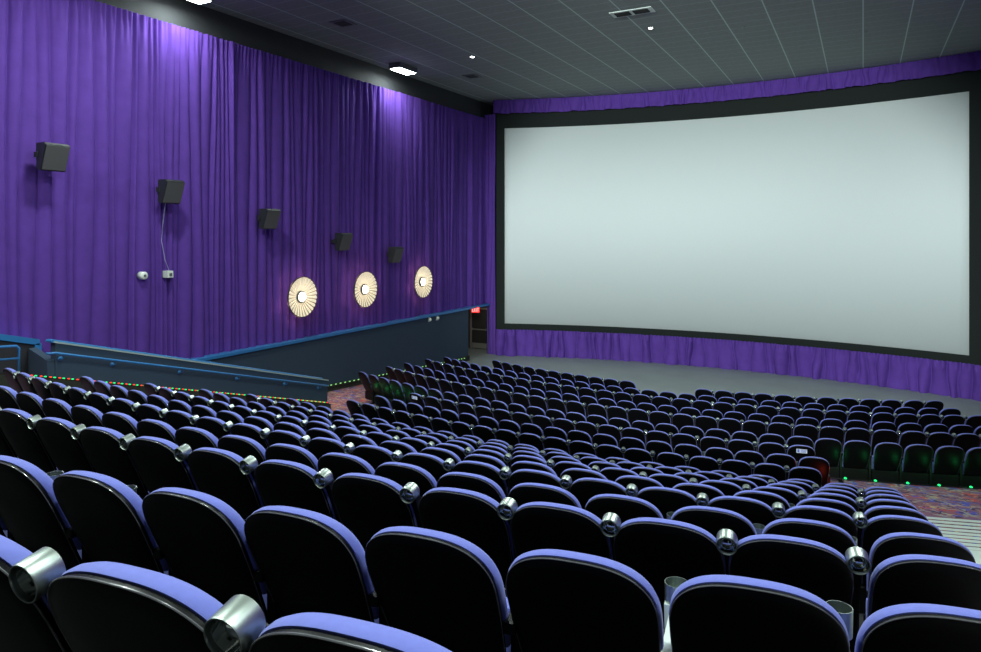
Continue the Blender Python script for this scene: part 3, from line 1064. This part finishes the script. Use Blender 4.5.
def raised_cup_bm():
    bm = bmesh.new()
    c = (0.274, 0.060, 0.917)
    r = 0.047
    add_lathe(bm, [(r - 0.004, 0.024), (r, 0.024), (r, -0.040), (r - 0.0015, -0.044), (r - 0.004, -0.044), (r - 0.005, -0.041)], 32, 'y', c)
    add_lathe(bm, [(r - 0.005, -0.041), (r - 0.006, -0.030)], 32, 'y', c)
    bmesh.ops.rotate(bm, verts=bm.verts, cent=c, matrix=Matrix.Rotation(math.radians(10), 3, 'X'))
    return bm
def raised_cap_bm():
    bm = bmesh.new()
    c = (0.274, 0.060, 0.917)
    r = 0.0425
    add_lathe(bm, [(r - 0.001, -0.031), (r * 0.96, -0.014), (r * 0.84, 0.000), (r * 0.6, 0.010), (r * 0.3, 0.014), (0, 0.015)], 32, 'y', c)
    bmesh.ops.rotate(bm, verts=bm.verts, cent=c, matrix=Matrix.Rotation(math.radians(10), 3, 'X'))
    return bm
def low_arm_bm():
    bm = bmesh.new()
    add_box(bm, 0.28 - 0.024, 0.28 + 0.024, 0.16, 0.44, 0.60, 0.645, 0, 0.012)
    return bm
def low_cup_bm():
    bm = bmesh.new()
    r = 0.045
    c = (0.28, 0.47, 0.0)
    add_lathe(bm, [(r - 0.003, 0.735), (r, 0.735), (r - 0.002, 0.640), (r - 0.010, 0.635), (0, 0.635)], 28, 'z', c)
    add_lathe(bm, [(r - 0.003, 0.735), (r - 0.005, 0.645), (0, 0.645)], 28, 'z', c)
    return bm

def make_seat(raised, n=26, pale=False):
    t = thing('theater_seat', '', 'theater seat')
    b = obj('backrest', cushion_bm(n), 'seat_fabric', t, True)
    s = obj('back_shell', shell_bm(n), 'seat_shell', t, True)
    obj('welt', welt_bm(n), 'seat_welt', s, True)
    p = obj('seat', pan_bm(), 'seat_fabric', t, True)
    obj('seat_board', panboard_bm(), 'seat_shell', p)
    obj('support', support_bm(), 'seat_metal', t)
    if raised:
        a = obj('armrest', raised_arm_bm(), 'armrest_plastic', t)
        c = obj('cup_holder', raised_cup_bm(), 'brushed_steel', a, True)
        c2 = obj('cup_bottom', raised_cap_bm(), 'mirror_steel', a, True)
    else:
        a = obj('armrest', low_arm_bm(), 'pale_plastic' if pale else 'armrest_plastic', t)
        obj('cup_holder', low_cup_bm(), 'pale_plastic' if pale else 'brushed_steel', a, True)
    for o in (t.children_recursive):
        pass
    return t
SEATS = {True: make_seat(True), False: make_seat(False)}
# autosmooth-ish: mark creases by angle
for k in SEATS.values():
    for o in k.children_recursive:
        if o.type == 'MESH' and o.data.polygons and o.data.polygons[0].use_smooth:
            try:
                o.data.set_sharp_from_angle(angle=math.radians(50))
            except Exception:
                pass
SHIFT = 0.060
used = {True: False, False: False}
def ordinal(n):
    ones = ['', 'first', 'second', 'third', 'fourth', 'fifth', 'sixth', 'seventh', 'eighth', 'ninth', 'tenth', 'eleventh', 'twelfth',
            'thirteenth', 'fourteenth', 'fifteenth', 'sixteenth', 'seventeenth', 'eighteenth', 'nineteenth']
    if n < 20: return ones[n]
    tens = {2: 'twent', 3: 'thirt'}[n // 10]
    return tens + 'ieth' if n % 10 == 0 else tens + 'y-' + ones[n % 10]
def place_seat(R, T, a, raised, label, group, arm=True):
    if not used[raised]:
        o = SEATS[raised]
        used[raised] = True
    else:
        o = copy_tree(SEATS[raised], None, None if arm else 'armrest')
    R += SHIFT
    o.location = (CX + R * math.sin(a), CY - R * math.cos(a), EYE - T - SEAT_H + 0.004)
    o.rotation_euler = (0, 0, a)
    o['label'] = label
    o['group'] = group
    return o

# seat positions along the nearest rows (metres across the hall), widths of the seats vary a little
NEAR = {7: [0.31, -0.29, -0.84, -1.40, -1.95, -2.51, -3.05, -3.59, -4.14, -4.69, -5.24, -5.77, -6.32, -6.86],
        8: [0.30, -0.31, -0.82, -1.37, -1.91, -2.49, -3.07, -3.64, -4.21, -4.75, -5.28, -5.84],
        9: [0.26, -0.29, -0.84, -1.39, -1.94, -2.48, -3.03, -3.59],
        10: [0.31, -0.24, -0.80, -1.35]}
# rear block, row 1 is the lowest behind the cross aisle, row 10 the nearest
for k, R, T in BACK:
    xr = 0.26
    a1 = math.asin((xr - CX) / R)
    a0 = math.asin((-11.42 - CX) / R)
    n = 22
    xs = NEAR.get(k)
    if xs:
        while len(xs) < n: xs.append(xs[-1] - 0.557)
        for _ in range(60):
            for q in range(n - 1):
                g = 0.54 - (xs[q] - xs[q + 1])
                if g > 0:
                    xs[q] += g / 2 if q else 0
                    xs[q + 1] -= g / 2
        angs = [math.asin((x - CX) / R) for x in xs][::-1]
    else:
        angs = [a0 + (a1 - a0) * i / (n - 1) for i in range(n)]
    for i in range(n):
        a = angs[i]
        from_right = n - i
        # leave out what lies far outside the left edge of the picture
        x, y = CX + R * math.sin(a), CY - R * math.cos(a)
        ca = math.radians(28.35)
        dep = -math.sin(ca) * x + math.cos(ca) * y
        lat = math.cos(ca) * x + math.sin(ca) * y
        px = 490.4 + 690.6 * lat / max(dep, 0.1)
        if px < (-75 if k < 10 else -130) or (k == 10 and i == n - 1):
            continue
        raised = (k % 2 == 0)
        row = {10: 'in the nearest row', 9: 'in the second nearest row', 8: 'in the third nearest row'}.get(k, '%s row behind the cross aisle' % ordinal(k))
        seat = 'black seat, %s from the right stairs, %s' % (ordinal(from_right), row)
        Rk = R - 0.03 + 0.035 * (0.26 - x) if k == 9 else R
        o = place_seat(Rk, T, a, raised, seat, 'seats in the rear block', from_right != 1)
        if k == 9 and from_right == 3:
            # this one has a pale arm side with a small sticker
            for ch in o.children:
                if ch.name.startswith('armrest'):
                    pb = bmesh.new()
                    v = [pb.verts.new(q) for q in ((0.250, 0.42, 0.16), (0.298, 0.42, 0.16), (0.298, 0.47, 0.16), (0.250, 0.47, 0.16),
                                                   (0.238, 0.43, 0.665), (0.312, 0.43, 0.665), (0.312, 0.50, 0.665), (0.238, 0.50, 0.665))]
                    for f in ((0, 3, 2, 1), (4, 5, 6, 7), (0, 1, 5, 4), (1, 2, 6, 5), (2, 3, 7, 6), (3, 0, 4, 7)):
                        pb.faces.new([v[i2] for i2 in f])
                    add_box(pb, 0.256, 0.304, 0.16, 0.43, 0.60, 0.645, 0, 0.01)
                    me2 = bpy.data.meshes.new('armrest')
                    bmesh.ops.recalc_face_normals(pb, faces=pb.faces)
                    pb.to_mesh(me2); pb.free()
                    me2.materials.append(MATS['pale_plastic'])
                    ch.data = me2
                    ch['label'] = 'pale grey armrest with a sticker'
                    obj('sticker', box(0.258, 0.294, 0.417, 0.4275, 0.50, 0.56), 'vent_metal', ch)
# front block rows 5..9 as single seats (row 9 backs onto the cross aisle)
rowname = {'R5': 'second-last full front row', 'R6': 'last full front row',
           'R7': 'frontmost of three short rows', 'R8': 'middle one of three short rows', 'R9': 'rearmost of three short rows'}
far = []
for nm, R, T, angs in FRONT:
    idx = int(nm[1])
    if idx >= 5:
        n = len(angs)
        for i, a in enumerate(angs):
            lab = 'black seat, %s from the left, %s' % (ordinal(i + 1), rowname[nm])
            if nm == 'R7' and i in (0, n - 1):
                lab = 'black seat with a white sign on its back, %s end of its row' % ('left' if i == 0 else 'right')
            o = place_seat(R, T, a, idx % 2 == 1, lab, 'seats in the front block', i < n - 1)
            if nm == 'R7' and i in (0, n - 1):
                g = obj('seat_sign', box(-0.10, 0.10, -0.008, 0.0, -0.045, 0.045), 'sign_white', o, False, (0, yb(0.87) - 0.03, 0.87))
                g['label'] = 'white sign plate'
                bm = box(-0.085, -0.045, -0.012, -0.009, -0.03, 0.03)
                for q in range(3):
                    add_box(bm, -0.02, 0.08, -0.012, -0.009, 0.015 - q * 0.022, 0.024 - q * 0.022)
                obj('sign_marks', bm, 'sign_blue', g)
    else:
        for a in angs:
            far.append((R, T, a, idx % 2 == 1 and a != angs[-1]))

# rows 1..4 by the screen: beyond the three hundred nearest seats, built as one object
MN = ['seat_fabric', 'seat_shell', 'seat_welt', 'seat_metal', 'armrest_plastic', 'brushed_steel', 'mirror_steel']
def merged_template(raised):
    parts = [(cushion_bm(9), 0), (shell_bm(9), 1), (pan_bm(), 0), (support_bm(), 3)]
    if raised:
        parts += [(raised_arm_bm(), 4), (raised_cup_bm(), 5), (raised_cap_bm(), 6)]
    else:
        parts += [(low_arm_bm(), 4)]
    V, F = [], []
    for bm, mi in parts:
        bmesh.ops.recalc_face_normals(bm, faces=bm.faces)
        bm.verts.index_update()
        base = len(V)
        V += [tuple(v.co) for v in bm.verts]
        F += [([base + v.index for v in f.verts], mi, mi in (0, 1, 5, 6)) for f in bm.faces]
        bm.free()
    return V, F
TPL = {r: merged_template(r) for r in (True, False)}
V, F, MI, SM = [], [], [], []
for (R, T, a, raised) in far:
    v, f = TPL[raised]
    base = len(V)
    ca, sa = math.cos(a), math.sin(a)
    R += SHIFT
    ox, oy, oz = CX + R * math.sin(a), CY - R * math.cos(a), EYE - T - SEAT_H + 0.004
    V += [(ox + ca * x - sa * y, oy + sa * x + ca * y, oz + z) for x, y, z in v]
    for idxs, mi, sm in f:
        F.append([base + q for q in idxs])
        MI.append(mi)
        SM.append(sm)
me = bpy.data.meshes.new('front_row_seats')
me.from_pydata(V, [], F)
for mname in MN: me.materials.append(MATS[mname])
me.polygons.foreach_set('material_index', MI)
me.polygons.foreach_set('use_smooth', SM)
me.update()
o = bpy.data.objects.new('front_row_seats', me)
COL.objects.link(o)
tag(o, 'the four rows of black blue-edged theater seats nearest the screen', 'theater seats', None, 'stuff')

# ------------------------------------------------------------------ green floor lights behind the last full front row
def floor_lights(name, label, a_list, R, up):
    t = thing(name, label, 'light strip', (CX + R * math.sin(a_list[0]), CY - R * math.cos(a_list[0]), floor_z(R) + up))
    off = Vector(t.location)
    n = 24
    pts = [Vector((CX + R * math.sin(a_list[0] + (a_list[-1] - a_list[0]) * i / n), CY - R * math.cos(a_list[0] + (a_list[-1] - a_list[0]) * i / n), floor_z(R) + up + 0.012)) - off for i in range(n + 1)]
    obj('channel', tube(pts, 0.012, 6), 'seat_metal', t)
    for a in a_list:
        p = Vector((CX + R * math.sin(a), CY - R * math.cos(a), floor_z(R) + up + 0.03)) - off
        obj('light', lathe([(0, -0.012), (0.028, -0.012), (0.028, 0.008), (0.015, 0.018), (0, 0.02)], 10, 'z', tuple(p)), 'led_green', t, True)
r6 = [r for r in FRONT if r[0] == 'R6'][0][3]
floor_lights('floor_light_strip', 'row of small green floor lights behind the seats by the right carpet', [a + 0.012 for a in r6[-8:]], 23.96, 0.18)
floor_lights('floor_light_strip', 'row of small green floor lights behind the seats by the left carpet', [a + 0.012 for a in r6[:4]], 24.02, 0.0)
for a in r6[-7:] + r6[:5]:
    a = a + 0.012
    lamp('floor_lamp_green', 'POINT', (CX + 23.84 * math.sin(a), CY - 23.84 * math.cos(a), EYE - 5.37 + 0.34), 0.9, (0.05, 1.0, 0.25), 0.03)
r8 = [r for r in FRONT if r[0] == 'R8'][0][3][-1] + 0.010
lamp('aisle_lamp_red', 'POINT', (CX + 26.05 * math.sin(r8), CY - 26.05 * math.cos(r8), floor_z(26.0) + 0.35), 3.0, (1.0, 0.08, 0.03), 0.04)
